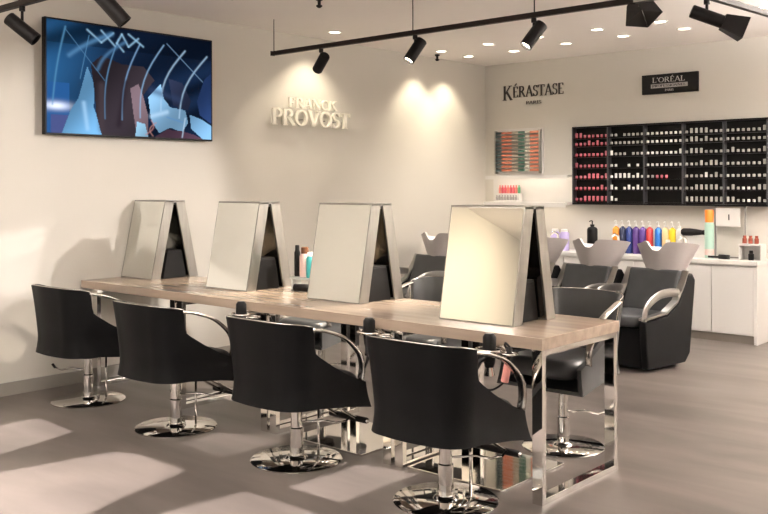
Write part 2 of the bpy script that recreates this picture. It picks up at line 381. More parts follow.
# ------------------------------------------------------------------ A-frame mirrors
def station_mirror(xl, xr, yf, yr, label):
    """two mirror panels leaning together; xr right edge, yf/yr front and rear base lines"""
    Hm, T = .585, .080
    Wd = xr - xl
    yc = (yf+yr)/2; hb = (yr-yf)/2; ht = .088
    t = thing('table_mirror', label, 'mirror', (xr-Wd/2, yc, TB), 0, 'double-sided A-frame mirrors on the table')
    for s in (-1, 1):
        # core panel between side rails: parallelogram section in (y,z)
        base_o, base_i = s*hb, s*(hb-T); top_o, top_i = s*ht, s*max(ht-T, .002)
        n = obj('mirror_frame', None_bm(lambda bm: prism(bm, [(base_o, .001), (base_i, .001), (top_i, Hm), (top_o, Hm)], 'x', -Wd/2, Wd/2)), brushed, t, bevel=.0015)
        g = bmesh.new(); e = .007
        def yo(z): return base_o + (top_o-base_o)*(z/Hm)
        nrm = Vector((0, Hm, (base_o-top_o)*1)).normalized()*s
        off = .0012*s
        vs4 = [g.verts.new((x, yo(z)+off, z)) for x, z in ((-Wd/2+e, e), (Wd/2-e, e), (Wd/2-e, Hm-e), (-Wd/2+e, Hm-e))]
        g.faces.new(vs4)
        r = bmesh.ops.extrude_face_region(g, geom=g.faces[:])
        for v in [q for q in r['geom'] if isinstance(q, bmesh.types.BMVert)]: v.co.y -= off*.9
        obj('mirror_glass', g, mirror_m, t)
        # black inner lining
        l = bmesh.new()
        def yi(z): return base_i + (top_i-base_i)*(z/Hm)
        vs4 = [l.verts.new((x, yi(z)-.001*s, z)) for x, z in ((-Wd/2+.01, .01), (Wd/2-.01, .01), (Wd/2-.01, Hm-.03), (-Wd/2+.01, Hm-.03))]
        l.faces.new(vs4); r = bmesh.ops.extrude_face_region(l, geom=l.faces[:])
        for v in [q for q in r['geom'] if isinstance(q, bmesh.types.BMVert)]: v.co.y -= .002*s
        obj('inner_lining', l, lining_m, t)
    obj('top_rail', bx(-Wd/2, Wd/2, -ht, ht, Hm-.012, Hm+.004), brushed, t)
    return t
def None_bm(fn):
    bm = bmesh.new(); fn(bm); return bm
MIR = [(-6.190, -5.785, 3.935, 4.36, 'A-frame table mirror standing nearest the left wall'),
       (-5.085, -4.650, 3.895, 4.30, 'A-frame table mirror, second from the left wall, bottles behind it'),
       (-4.095, -3.650, 3.905, 4.305, 'A-frame table mirror, second from the right end of the table'),
       (-2.945, -2.485, 3.757, 4.150, 'A-frame table mirror nearest the camera, glowing yellow reflection')]
for a in MIR: station_mirror(*a)
# black tool boxes standing inside the frames
for i, (x, y, lab) in enumerate([(-5.86, 4.147, 'black tool box inside the A-frame mirror nearest the wall'), (-4.74, 4.097, 'black tool box inside the second A-frame mirror from the wall'),
                  (-3.74, 4.105, 'black tool box inside the second A-frame mirror from the table end'), (-2.60, 3.953, 'black tool box inside the A-frame mirror nearest the camera')]):
    t = thing('tool_box', lab, 'box', (x, y, TB), 0, 'black tool boxes in the mirrors')
    bm = bmesh.new(); prism(bm, [(-.105, .001), (.105, .001), (.066, .20), (-.066, .20)], 'x', -.07, .07); obj('box_body', bm, black_m, t, bevel=.003)
    obj('box_lid', bx(-.072, .072, -.06, .06, .2005, .212), blackmatte, t, bevel=.002)
# ------------------------------------------------------------------ styling chairs
def interp(P, x):
    if x <= P[0][0]: return P[0][1]
    for (a, b), (c, d) in zip(P, P[1:]):
        if x <= c: return b + (d-b)*(x-a)/(c-a)
    return P[-1][1]
def shell_bm(lift):
    bm = bmesh.new()
    # plan path: from right front tip round the back to the left front tip, (x,y,distance from the back corner)
    hw, yb, rc, yf = .266, -.275, .13, .255
    path = []
    N = 48
    for k in range(N): path.append((hw, yf - (yf-(yb+rc))*k/N))
    for k in range(13):
        a = math.pi/2*k/12; path.append((hw-rc+rc*math.cos(a), yb+rc-rc*math.sin(a)))
    for k in range(1, 10): path.append((hw-rc-(2*(hw-rc))*k/10, yb - .012*math.sin(math.pi*k/10)))
    path += [(-x, y) for x, y in path[:61]][::-1]
    top = [(-.30, .778), (-.262, .770), (-.20, .762), (-.145, .748), (-.138, .744), (-.134, .650), (-.120, .612), (-.09, .588), (0, .530), (.12, .465), (.255, .410)]
    bot = [(-.30, .335), (-.10, .330), (.10, .305), (.255, .275)]
    rows = 12; V = []
    cx, cy = 0, .02
    for (x, y) in path:
        zt, zb = interp(top, y), interp(bot, y)
        colv = []
        for j in range(rows+1):
            s = j/rows; z = zb + (zt-zb)*s
            h = (z-.325)/.435
            fl = .045*max(0, h)**1.6 + .022*max(0, 1-h/.28)**1.5 - .006
            d = Vector((x-cx, y-cy)); d.normalize()
            colv.append(bm.verts.new((x + d.x*fl, y + d.y*fl, z+lift)))
        V.append(colv)
    for i in range(len(V)-1):
        for j in range(rows): bm.faces.new((V[i][j], V[i+1][j], V[i+1][j+1], V[i][j+1]))
    rim = [tuple(v[-1].co) for v in V if v[0].co.y < -.125]
    # underside pan closing the shell
    ring = [v[0] for v in V]
    ctr = bm.verts.new((0, 0, .318+lift))
    for a, b in zip(ring, ring[1:]): bm.faces.new((b, a, ctr))
    bm.faces.new((ring[0], ring[-1], ctr))
    return bm, rim
def cushion_bm(x, y0, y1, z0, z1, r=.05, n=5):
    """rounded pad: superellipse rings"""
    bm = bmesh.new(); cx, cy = 0, (y0+y1)/2; hx, hy = x, (y1-y0)/2; seg = 36; rings = []
    for j in range(2*n+1):
        a = math.pi*(j/(2*n)) - math.pi/2
        ins = r*(1-math.cos(a)); z = (z0+z1)/2 + (z1-z0)/2*math.sin(a)
        ring = []
        for k in range(seg):
            th = 2*math.pi*k/seg; c, s = math.cos(th), math.sin(th)
            ring.append(bm.verts.new(((hx-ins)*math.copysign(abs(c)**.45, c)+cx, (hy-ins)*math.copysign(abs(s)**.45, s)+cy, z)))
        rings.append(ring)
    for i in range(2*n):
        for k in range(seg): bm.faces.new((rings[i][k], rings[i][(k+1) % seg], rings[i+1][(k+1) % seg], rings[i+1][k]))
    bm.faces.new(rings[0][::-1]); bm.faces.new(rings[-1]); return bm
def make_chair(label, lift=0.0, lever_ang=0.0, group=None, mat=None, rest=True):
    mat = mat or leather
    t = thing('styling_chair', label, 'chair', (0, 0, 0), 0, group)
    sb, rim = shell_bm(lift)
    o = obj('backrest_shell', sb, mat, t, smooth=True)
    bm = bmesh.new(); tube(bm, [(x*.985, y*.985, z+.003) for x, y, z in rim], .0032, 6); obj('rim_piping', bm, chrome2, t, smooth=True)
    s = o.modifiers.new('thickness', 'SOLIDIFY'); s.thickness = .028; s.offset = -1; s.use_even_offset = False
    e = o.modifiers.new('edge_split', 'EDGE_SPLIT'); e.split_angle = math.radians(50)
    obj('seat', cushion_bm(.235, -.22, .30, .34+lift, .452+lift), mat, t, smooth=True)
    for s in (-1, 1):
        bm = bmesh.new()
        P = bez([(s*.286, -.160, .738+lift), (s*.296, -.08, .722+lift), (s*.296, .06, .670+lift), (s*.292, .17, .580+lift), (s*.286, .205, .50+lift), (s*.281, .20, .43+lift)], 7)
        tube(bm, P, .023, 12, .42); obj('armrest', bm, chrome2, t, smooth=True)
    bm = bmesh.new(); lathe(bm, [(.09, .288+lift), (.09, .305+lift), (.10, .3175+lift)], 24); obj('seat_plate', bm, blackmatte, t, smooth=True, split=40)
    bm = bmesh.new(); lathe(bm, [(.036, .012), (.036, .17), (.030, .175), (.030, .288+lift)], 24); obj('pole', bm, chrome, t, smooth=True, split=40)
    bm = bmesh.new(); lathe(bm, [(.243, 0), (.245, .006), (.238, .011), (.06, .014), (.05, .026), (.037, .030)], 56); obj('base_disc', bm, chrome, t, smooth=True, split=35)
    bm = bmesh.new(); tube(bm, [(.075, .09, .016), (.075, .09, .30+lift)], .007, 8); obj('lock_rod', bm, chrome, t, smooth=True)
    # pump lever
    bm = bmesh.new(); ca, sa = math.cos(lever_ang), math.sin(lever_ang)
    def R(x, y, z): return (x*ca-y*sa, x*sa+y*ca, z)
    tube(bm, [R(.03, 0, .20), R(.14, 0, .205), R(.21, 0, .19), R(.27, 0, .205)], .006, 8); lv = obj('pump_lever', bm, chrome, t, smooth=True)
    bm = bmesh.new(); tube(bm, [R(.262, 0, .200), R(.285, 0, .225)], .012, 8, .5); obj('lever_grip', bm, blackmatte, lv)
    if rest:
        fr = bmesh.new()
        for s in (-1, 1): tube(fr, [(s*.07, .05, .300+lift), (s*.07, .20, .27+lift), (s*.075, .40, .15+lift)], .009, 8)
        tube(fr, [(-.15, .40, .15+lift), (.15, .40, .15+lift)], .010, 8)
        f = obj('footrest', fr, chrome, t, smooth=True)
        bm = bmesh.new(); tube(bm, [(-.14, .40, .152+lift), (.14, .40, .152+lift)], .017, 10); obj('foot_pad', bm, blackmatte, f, smooth=True)
    return t
G1 = 'styling chairs on the near side of the table'
ch = make_chair('black styling chair with its back to us, nearest the camera', group=G1, lever_ang=math.radians(45))
ch.location = (-2.585, 3.345, 0)
dup(ch, (-3.572, 3.33, 0), .0, 'black styling chair with its back to us, second from the right')
dup(ch, (-4.60, 3.30, 0), .0, 'black styling chair with its back to us, second from the left')
ch1 = make_chair('black styling chair with its back to us, next to the left wall', group=G1, lever_ang=math.radians(205), rest=False)
ch1.location = (-5.64, 3.33, 0); ch1.scale = (1, 1, 1.03)
G2 = 'styling chairs on the far side of the table'
co = make_chair('charcoal styling chair facing us across the table end, behind the nearest mirror', lift=.09, group=G2, mat=leather2, lever_ang=math.radians(215), rest=False)
co.location = (-2.63, 4.47, 0); co.scale = (.93, .93, .98); co.rotation_euler = (0, 0, math.pi)
dup(co, (-3.62, 4.52, 0), math.pi, 'charcoal styling chair facing us between the two nearest mirrors')
dup(co, (-4.62, 4.55, 0), math.pi, 'charcoal styling chair on the far side, behind the second mirror from the wall')
# ------------------------------------------------------------------ hair washing units
def wash_unit(label):
    t = thing('wash_unit', label, 'wash chair', (0, 0, 0), 0, 'hair washing units along the back')
    # local: faces -y, x across, body y from -.60 to .22
    side = [(-.42, .03), (.10, .03), (.17, .10), (.25, .68), (.21, .735), (.14, .735), (.085, .62), (.0, .50), (-.16, .42), (-.46, .395)]
    for s in (-1, 1):
        bm = bmesh.new(); a, b = (s*.232, s*.295); prism(bm, side, 'x', min(a, b), max(a, b)); obj('side_panel', bm, leather, t, bevel=.010)
        # broad satin strip on the panel edge that loops forward as the arm
        bm = bmesh.new()
        P = [(.155, .742), (.09, .635), (.0, .515), (-.16, .435), (-.455, .410)]
        q = [(y, z+.018) for y, z in P][::-1]
        prism(bm, P + q, 'x', s*.262-.030, s*.262+.030); obj('edge_trim', bm, arm_m, t)
        bm = bmesh.new()
        Q = bez([(s*.268, -.44, .40), (s*.270, -.40, .51), (s*.270, -.25, .585), (s*.270, -.10, .60), (s*.268, .04, .59)], 8)
        tube(bm, Q, .034, 12, .32); obj('arm_loop', bm, arm_m, t, smooth=True)
    obj('seat_base', bx(-.231, .231, -.425, .10, .035, .34), leather, t, bevel=.01)
    o = obj('seat', cushion_bm(.230, -.465, .06, .345, .435, .03), leather2, t, smooth=True)
    bm = bmesh.new(); prism(bm, [(-.01, .42), (.10, .39), (.215, .745), (.11, .765)], 'x', -.235, .235); obj('backrest', bm, leather2, t, bevel=.02)
    obj('back_cover', bx(-.231, .231, .172, .205, .12, .70), leather, t, bevel=.006)
    # bowl
    bm = bmesh.new(); seg = 64; outer = []; inner = []
    cx, cy = .02, .25
    def ring(s, inset):
        R = []
        for k in range(seg):
            th = 2*math.pi*k/seg; c, sn = math.cos(th), math.sin(th)
            rx = .140 + (.250-.140)*s**.9 - inset; ry = .13 + (.235-.13)*s - inset
            ex = .93
            x = cx + rx*math.copysign(abs(c)**ex, c); y = cy + .04*s + ry*math.copysign(abs(sn)**ex, sn)
            zt = .952 + .036*math.cos(th - math.radians(300))
            d = ((th - 1.57*math.pi + math.pi) % (2*math.pi)) - math.pi      # angle from the front (-y)
            notch = .070*math.exp(-(abs(d+.10)/.24)**3)
            lip = .016*math.exp(-((d+.48)/.14)**2)
            zt = zt - notch + lip
            z = .715 + (zt-.715)*s
            R.append(bm.verts.new((x, y, z)))
        return R
    rings = [ring(j/10, 0) for j in range(11)] + [ring(j/10, .020) for j in range(10, 1, -1)]
    for i in range(len(rings)-1):
        for k in range(seg):
            f = bm.faces.new((rings[i][k], rings[i][(k+1) % seg], rings[i+1][(k+1) % seg], rings[i+1][k]))
            f.material_index = 0 if i < 10 else 1
    bm.faces.new(rings[0][::-1]); f = bm.faces.new(rings[-1]); f.material_index = 1
    b = obj('basin', bm, [basin_m, white_cer], t, smooth=True, split=60)
    bm = bmesh.new(); lathe(bm, [(.10, .0), (.10, .66), (.12, .713)], 24, 0, .36); obj('basin_column', bm, basin_m, t, smooth=True, split=40)
    bm = bmesh.new(); tube(bm, [(.1, .44, .93), (.1, .43, 1.0), (.1, .38, 1.02), (.1, .33, 1.0)], .011, 8); obj('tap', bm, chrome, b, smooth=True)
    return t
wu = wash_unit('hair wash unit with taupe basin at the right-hand end of the row')
wu.location = (-3.365, 7.05, 0); wu.rotation_euler = (0, 0, math.radians(-8))
for x, lab in [(-3.985, 'hair wash unit with taupe basin, second from the right'), (-4.60, 'hair wash unit half hidden behind the nearest mirror'), (-5.72, 'hair wash unit standing alone beside the left wall, seen between two mirrors')]:
    dup(wu, (x, 7.05, 0), math.radians(-8), lab)
# ------------------------------------------------------------------ back wall counter
CT = .757
for i in range(4):
    xr = -2.985 - i*.785; xl = xr - .783
    t = thing('base_cabinet', ['white base cabinet at the right-hand end of the counter', 'white base cabinet, second from the right under the counter', 'white base cabinet behind the middle wash basins', 'white base cabinet in the back left corner'][i], 'cabinet', ((xl+xr)/2, 8.61, 0), 0, 'white cabinets under the worktop')
    W2 = .3915
    obj('carcass', bx(-W2, W2, -.165, .187, .075, .714), white_m, t)
    obj('plinth', bx(-W2, W2, -.155, .18, 0, .075), grey_trim, t)
    for s in (-1, 1):
        d = obj('door', bx(min(s*.003, s*(W2-.002)), max(s*.003, s*(W2-.002)), -.184, -.1655, .082, .702), white_m, t, bevel=.0015)
t = tag(obj('end_panel', bx(-2.984, -2.955, 8.425, 8.797, 0, .7165), white_m), 'white end panel closing the right side of the counter', 'panel')
tag(obj('counter_worktop', bx(-6.18, -2.95, 8.415, 8.797, .717, CT), white_m, bevel=.003), 'long white worktop running along the back wall', 'worktop')
# lit shelf in the corner
t = thing('wall_shelf', 'white lit display shelf on the back wall left of the black rack', 'shelf', (-5.55, Y1, 1.24))
obj('shelf_board', bx(-.53, .53, -.20, 0, 0, .03), white_m, t)
obj('back_board', bx(-.53, .53, -.012, 0, .03, .31), white_m, t)
obj('top_board', bx(-.53, .53, -.16, 0, .31, .328), white_m, t)
obj('fascia', bx(-.53, .53, -.172, -.1605, .285, .328), white_m, t)
obj('led_strip', bx(-.50, .50, -.150, -.135, .303, .3095), led_m, t)
obj('lower_fascia', bx(-.53, .53, -.21, -.2005, -.02, .03), white_m, t)
obj('lower_led_strip', bx(-.50, .50, -.19, -.17, -.008, -.0005), led_m, t)
# swatch rack
t = thing('swatch_rack', 'wall rack of coloured hair swatches in eleven rows', 'rack', (-5.72, Y1, 1.60))
obj('back_panel', bx(-.33, .31, -.01, 0, -.03, .50), white_m, t)
sw = [(.0, .14, (.05, .09, .10)), (.14, .38, (.62, .20, .11)), (.38, .53, (.42, .35, .28)), (.53, .68, (.05, .16, .12)), (.68, .80, (.70, .68, .60)), (.80, 1.0, (.75, .27, .16))]
swm = [col('swatch_%d' % i, s[2], .45) for i, s in enumerate(sw)]
for r in range(11):
    z = .02 + r*.0425
    for i, (a, b, c) in enumerate(sw):
        if r*6+i < 99:
            bm = bmesh.new(); x0, x1 = -.30+.57*a, -.30+.57*b
            n = max(2, round((x1-x0)/.03))
            for k in range(n):
                xx = x0 + (x1-x0)*(k+.5)/n; prism(bm, [(-.016, z), (-.05, z-.004), (-.05, z+.018), (-.016, z+.024)], 'x', xx-.013, xx+.013)
            obj('swatch_strip', bm, swm[i], t)
for x in (-.31, .28): obj('rail_upright', bx(x-.008, x+.008, -.05, -.0105, -.01, .48), brushed, t)
# black bottle rack
RX0, RX1, RZ0, RZ1 = -5.005, -2.955, 1.250, 2.080
t = thing('wall_rack', 'wide black wall rack with five bays of small bottles', 'rack', (RX0, Y1, RZ0))
RW, RH = RX1-RX0, RZ1-RZ0
obj('back_panel', bx(0, RW, -.015, 0, 0, RH), black_m, t)
obj('top_panel', bx(0, RW, -.09, -.0155, RH-.015, RH), black_m, t); obj('bottom_panel', bx(0, RW, -.09, -.0155, 0, .015), black_m, t)
divx = [0, .412, .815, 1.222, 1.628, RW-.014]
for x in divx: obj('divider', bx(x, x+.014, -.092, -.0155, .0155, RH-.0155), M('dark_grey_divider', (.05, .05, .055), .4) if x == 0 else bpy.data.materials['dark_grey_divider'], t)
rowz = [.702, .620, .505, .385, .268, .148, .030]
for b in range(5):
    for z in rowz: obj('shelf', bx(divx[b]+.0145, divx[b+1]-.0005, -.085, -.0155, z-.006, z), black_m, t)
for x, z in ((-.02, .74), (-.02, .37), (-.02, .03)):
    obj('wall_bracket', bx(x-.015, x+.0195, -.03, 0, z-.02, z+.02), brushed, t)
pats = [["RRrrrrrr", "rrrRrRrr", "rrrrrrrR", "Rrrrrrrr", "rrrRRRrR", "rrrrrrRr", "rrRRRRRR"],
        ["gg.ggggg", "gggggggg", "Wggg.ggw", "ww..w.w.", "wWWWWwWw", "Ww.wWwWw", "Ww......"],
        ["wwwwwwww", "wwwwwwww", "wwwwwwwW", "wwwwwwww", "ggrrr...", "gggggggg", "........"],
        ["gGGGGggg", "gGGgGggg", "gGGGgggg", "gggGgGGg", "ggggWgGg", "ggGGGGGg", "GGGGGGGG"],
        ["gggggggG", "gggggggg", "gGgggggG", "gggggggG", "gggggggg", "gGgwwgGG", "GGggwgGg"]]
ordn = ['top', 'second', 'third', 'fourth', 'fifth', 'sixth', 'bottom']; bayn = ['leftmost', 'second', 'middle', 'fourth', 'rightmost']
body = col('dark_glass_bottle', (.02, .015, .02), .2)
caps = {'r': col('pink_cap', (.62, .16, .20)), 'g': col('pale_grey_cap', (.42, .41, .38)), 'w': col('white_cap', (.90, .88, .84))}
red_body = col('red_glass_bottle', (.20, .01, .02), .2)
small = {}
for key in 'rgw':
    for tall in (0, 1):
        bm = bmesh.new(); h = .022 + .022*tall
        lathe(bm, [(.010, .001), (.011, .006), (.011, .012), (.0135, .013), (.0135, .013+h), (.010, .016+h)], 8, mis=[0, 0, 1, 1, 1])
        me = bpy.data.meshes.new('rack_bottle'); bm.to_mesh(me); bm.free(); me.materials.append(red_body if key == 'r' else body); me.materials.append(caps[key]); small[key, tall] = me
cname = {'r': 'pink-capped', 'g': 'grey-capped', 'w': 'white-capped'}
for b in range(5):
    w_ = divx[b+1]-divx[b]-.014
    for r in range(7):
        for k, chh in enumerate(pats[b][r]):
            if chh == '.': continue
            key, tall = chh.lower(), int(chh.isupper())
            o = bpy.data.objects.new('rack_bottle', small[key, tall]); C.objects.link(o)
            o.location = (RX0+divx[b]+.014+w_*(k+.5)/8, Y1-.058, RZ0+rowz[r]+.0005)
            tag(o, '%s %s bottle on the %s shelf of the %s bay of the black wall rack' % ('taller' if tall else 'small', cname[key], ordn[r], bayn[b]), 'bottle',
                '%s %s bottles, %s shelf, %s bay' % ('taller' if tall else 'small', cname[key], ordn[r], bayn[b]))
# corner shelf bottles
cb = [col('rose_bottle', (.62, .10, .13)), col('coral_bottle', (.70, .22, .18)), col('green_bottle', (.10, .30, .16)), col('grey_bottle', (.35, .33, .32))]
t = thing('display_riser', 'small white two-step riser on the lit corner shelf', 'riser', (-5.83, 8.72, 1.2705))
obj('riser_step', bx(-.15, .15, -.01, .06, 0, .095), white_m, t)
obj('riser_foot', bx(-.15, .15, -.06, -.0105, 0, .02), white_m, t)
for k in range(8):
    bm = bmesh.new(); lathe(bm, [(.014, 0), (.015, .01), (.015, .065), (.008, .072), (.008, .092)], 10)
    mi = 2 if k == 7 else (0 if k % 3 else 1)
    tag(obj('shelf_bottle', bm, cb[mi], loc=(-5.83-.13+.037*k, 8.745, 1.366)), ['small coral bottle on the upper step of the corner shelf', 'small rose bottle on the upper step of the corner shelf', 'small green bottle at the right of the corner shelf step'][1 if mi == 0 else (0 if mi == 1 else 2)], 'bottle', ['rose', 'coral', 'green'][mi] + ' bottles on the corner shelf')
    bm = bmesh.new(); lathe(bm, [(.013, 0), (.014, .008), (.014, .035), (.008, .04), (.008, .055)], 10)
    tag(obj('sample_pot', bm, cb[3], loc=(-5.83-.13+.037*k, 8.685, 1.291)), 'small grey pot on the lower step of the corner shelf', 'pot', 'grey pots on the corner shelf')
# bottles on the counter
pumpm = col('pump_white', (.80, .79, .76))
def pump_bottle(x, y, h, r, m, label, pm=None, name='pump_bottle', group=None):
    t = thing(name, label, 'bottle', (x, y, CT), 0, group)
    bm = bmesh.new(); lathe(bm, [(r*.92, .0005), (r, .01), (r, h*.76), (r*.85, h*.82), (r*.35, h*.86), (r*.35, h*.88)], 20); obj('bottle_body', bm, m, t, smooth=True, split=45)
    bm = bmesh.new(); lathe(bm, [(r*.42, h*.88), (r*.42, h*.93), (r*.12, h*.935), (r*.12, h*1.05)], 12); p = obj('pump', bm, pm or pumpm, t, smooth=True, split=45)
    bm = bmesh.new(); tube(bm, [(0, 0, h*1.05), (0, -r*.5, h*1.06), (0, -r*1.1, h*1.03)], .005, 6); obj('nozzle', bm, pm or pumpm, p)
def cap_bottle(x, y, h, r, m, mc, label, name='bottle', capf=.2, group=None, z=CT):
    t = thing(name, label, 'bottle', (x, y, z), 0, group)
    bm = bmesh.new(); hb = h*(1-capf); lathe(bm, [(r*.92, .0005), (r, .01), (r, hb*.9), (r*.7, hb)], 20); obj('bottle_body', bm, m, t, smooth=True, split=45)
    bm = bmesh.new(); lathe(bm, [(r*.72, hb), (r*.72, h*.98), (r*.6, h)], 20); obj('cap', bm, mc, t, smooth=True, split=45)
lav = col('lavender_plastic', (.50, .42, .72)); coral = col('coral_plastic', (.75, .28, .24))
cap_bottle(-5.15, 8.60, .23, .05, lav, pumpm, 'lavender bottle on the counter, left of its twin', 'lotion_bottle', .12)
cap_bottle(-5.035, 8.60, .23, .05, lav, pumpm, 'lavender bottle on the counter, nearer the black dispenser', 'lotion_bottle', .12)
pump_bottle(-4.705, 8.60, .31, .055, black_m, 'tall black pump dispenser seen above a wash basin', blackmatte, 'dispenser')
row = [(-4.465, (.85, .33, .05), 'orange'), (-4.391, (.03, .04, .09), 'near-black navy'), (-4.318, (.03, .05, .20), 'navy blue'), (-4.244, (.10, .05, .22), 'dark violet'), (-4.170, (.12, .06, .30), 'purple'), (-4.096, (.60, .05, .05), 'red'), (-4.005, (.03, .16, .52), 'blue'),
       (-3.93, (.80, .60, .32), 'pale amber'), (-3.857, (.80, .55, .03), 'bright yellow'), (-3.785, (.75, .73, .70), 'white')]
for i, (x, c, nm) in enumerate(row):
    pump_bottle(x, 8.66, .315, .0355, col('bottle_colour_%d' % i, c, .25), '%s pump bottle in the row on the back counter' % nm)
cap_bottle(-3.86, 8.56, .16, .03, bpy.data.materials['bottle_colour_8'], pumpm, 'short yellow bottle in front of the row on the counter', 'lotion_bottle', .2)
cap_bottle(-4.10, 8.56, .13, .028, coral, pumpm, 'short coral bottle in front of the red pump bottle', 'lotion_bottle', .25)
# hair dryer on the counter
def dryer(label, loc, rot, mat=blackmatte, name='hair_dryer', s=1.0, noz=None):
    t = thing(name, label, 'hair dryer', loc, 0); t.rotation_euler = rot; t.scale = (s, s, s)
    bm = bmesh.new(); tube(bm, [(-.10, 0, .04), (-.08, 0, .04), (.0, 0, .04), (.07, 0, .04), (.12, 0, .04)], .04, 16, radii=[.030, .042, .042, .034, .026]); obj('barrel', bm, mat, t, smooth=True, split=50)
    bm = bmesh.new(); tube(bm, [(-.03, 0, .03), (-.045, .05, .03), (-.065, .14, .03)], .018, 10); obj('handle', bm, mat, t, smooth=True, split=50)
    bm = bmesh.new(); tube(bm, [(.121, 0, .04), (.165, 0, .04)], .026, 12, radii=[.024, .030]); obj('nozzle', bm, noz or mat, t, split=50)
    return t
t = thing('product_box', 'white box behind the black hair dryer on the counter', 'box', (-3.60, 8.70, CT))
obj('box_body', bx(-.10, .10, -.09, .05, .0005, .18), white_m, t); obj('box_lid', bx(-.103, .103, -.093, .053, .1805, .204), white_m, t)
dryer('black hair dryer lying on a white box on the back counter', (-3.655, 8.62, CT+.205), (0, 0, .1), s=.88)
# orange cap aerosol, card and small things
gr = col('mint_label_plastic', (.42, .62, .52)); orc = col('orange_cap', (.90, .25, .04)); pk = col('pale_pink_plastic', (.75, .55, .50))
t = thing('spray_can', 'tall mint green spray can with a bright orange cap', 'spray can', (-3.455, 8.58, CT))
bm = bmesh.new(); lathe(bm, [(.040, .0005), (.042, .01), (.044, .32), (.037, .345)], 20); obj('can_body', bm, gr, t, smooth=True, split=45)
bm = bmesh.new(); lathe(bm, [(.037, .311), (.042, .45), (.038, .46)], 20); obj('orange_cap', bm, orc, t, smooth=True, split=45)
bm = bmesh.new(); lathe(bm, [(.0425, .03), (.0425, .10)], 20, cap=False); obj('pink_label', bm, pk, t)
t = thing('price_display', 'white display card in a grey frame standing on the counter', 'sign', (-3.315, 8.73, CT))
gcf = M('grey_card_frame', (.20, .19, .18), .4)
for x in (-.145, .140): obj('frame_post', bx(x, x+.012, -.008, .008, .0, .51), gcf, t)
obj('frame_bar', bx(-.1325, .1395, -.008, .008, .49, .51), gcf, t)
obj('frame_foot', bx(-.1325, .1395, -.03, .03, .0, .012), gcf, t)
obj('card', bx(-.1325, .10, -.008, -.002, .30, .475), white_m, t)
obj('card_mark', bx(-.012, -.002, -.011, -.0085, .36, .415), black_m, t)
t = thing('clear_display_box', 'low white display box with glass front at the right of the counter', 'display box', (-3.06, 8.60, CT))
obj('box_top', bx(-.10, .10, -.07, .07, .135, .150), white_m, t)
for s in (-1, 1): obj('box_side', bx(s*.098-.003, s*.098+.003, -.07, .07, .0005, .1345), white_m, t)
obj('box_back', bx(-.0945, .0945, .06, .068, .0005, .1345), white_m, t)
rb = col('reddish_brown_glass', (.25, .06, .04), .2)
for i, x in enumerate((-3.13, -3.075, -3.02)):
    cap_bottle(x, 8.60, .075, .020, rb, blackmatte if False else rb, ['leftmost', 'middle', 'rightmost'][i]+' of three small red-brown bottles on the display box', 'tonic_bottle', .3, 'red-brown bottles on the display box', z=CT+.151)
cap_bottle(-3.06, 8.57, .09, .025, black_m, blackmatte, 'small black jar inside the white display box', 'jar', .3)
t = thing('hair_brush', 'dark hair brush lying on the worktop by the orange-capped can', 'brush', (-3.33, 8.54, CT))
bm = bmesh.new(); tube(bm, [(-.12, 0, .018), (-.02, .0, .018)], .010, 8); obj('handle', bm, blackmatte, t, smooth=True)
bm = bmesh.new(); tube(bm, [(-.018, 0, .022), (.08, .0, .022)], .022, 10); obj('bristles', bm, black_m, t, smooth=True)
# ------------------------------------------------------------------ things on the styling table between second and third mirrors
brn = col('brown_glass', (.14, .06, .03), .2); teal = col('teal_plastic', (.05, .40, .40), .3); blush = col('blush_plastic', (.80, .58, .52), .4)
glassm = col('pale_clear_plastic', (.55, .58, .56), .15)
Z = TB+.0005
cap_bottle(-4.53, 4.235, .21, .020, black_m, blackmatte, 'slim black spray bottle nearest the second mirror on the table', 'spray_bottle', .15, z=Z+.085)
cap_bottle(-4.455, 4.235, .20, .036, blush, brn, 'blush pink bottle with brown top on the table tray', 'lotion_bottle', .22, z=Z+.085)
cap_bottle(-4.385, 4.215, .17, .026, teal, pumpm, 'teal bottle on the table tray', 'lotion_bottle', .16, z=Z+.085)
cap_bottle(-4.345, 4.255, .19, .024, brn, blackmatte, 'brown bottle with black top at the right of the table tray', 'lotion_bottle', .35, z=Z+.085)
t = thing('product_tray', 'clear raised tray holding bottles on the wooden table', 'tray', (-4.44, 4.235, TB))
obj('tray_top', bx(-.12, .13, -.045, .045, .070, .0845), glassm, t, bevel=.002)
for x in (-.10, .11):
    obj('tray_leg', bx(x-.006, x+.006, -.04, .04, .0, .0695), glassm, t)
t = thing('round_brush', 'black round hair brush lying on the table in front of the tray', 'brush', (-4.42, 4.13, TB))
bm = bmesh.new(); tube(bm, [(-.02, 0, .026), (.08, .02, .026)], .025, 12); obj('bristles', bm, blackmatte, t, smooth=True)
bm = bmesh.new(); tube(bm, [(.082, .02, .026), (.19, .04, .022)], .009, 8); obj('handle', bm, black_m, t, smooth=True)
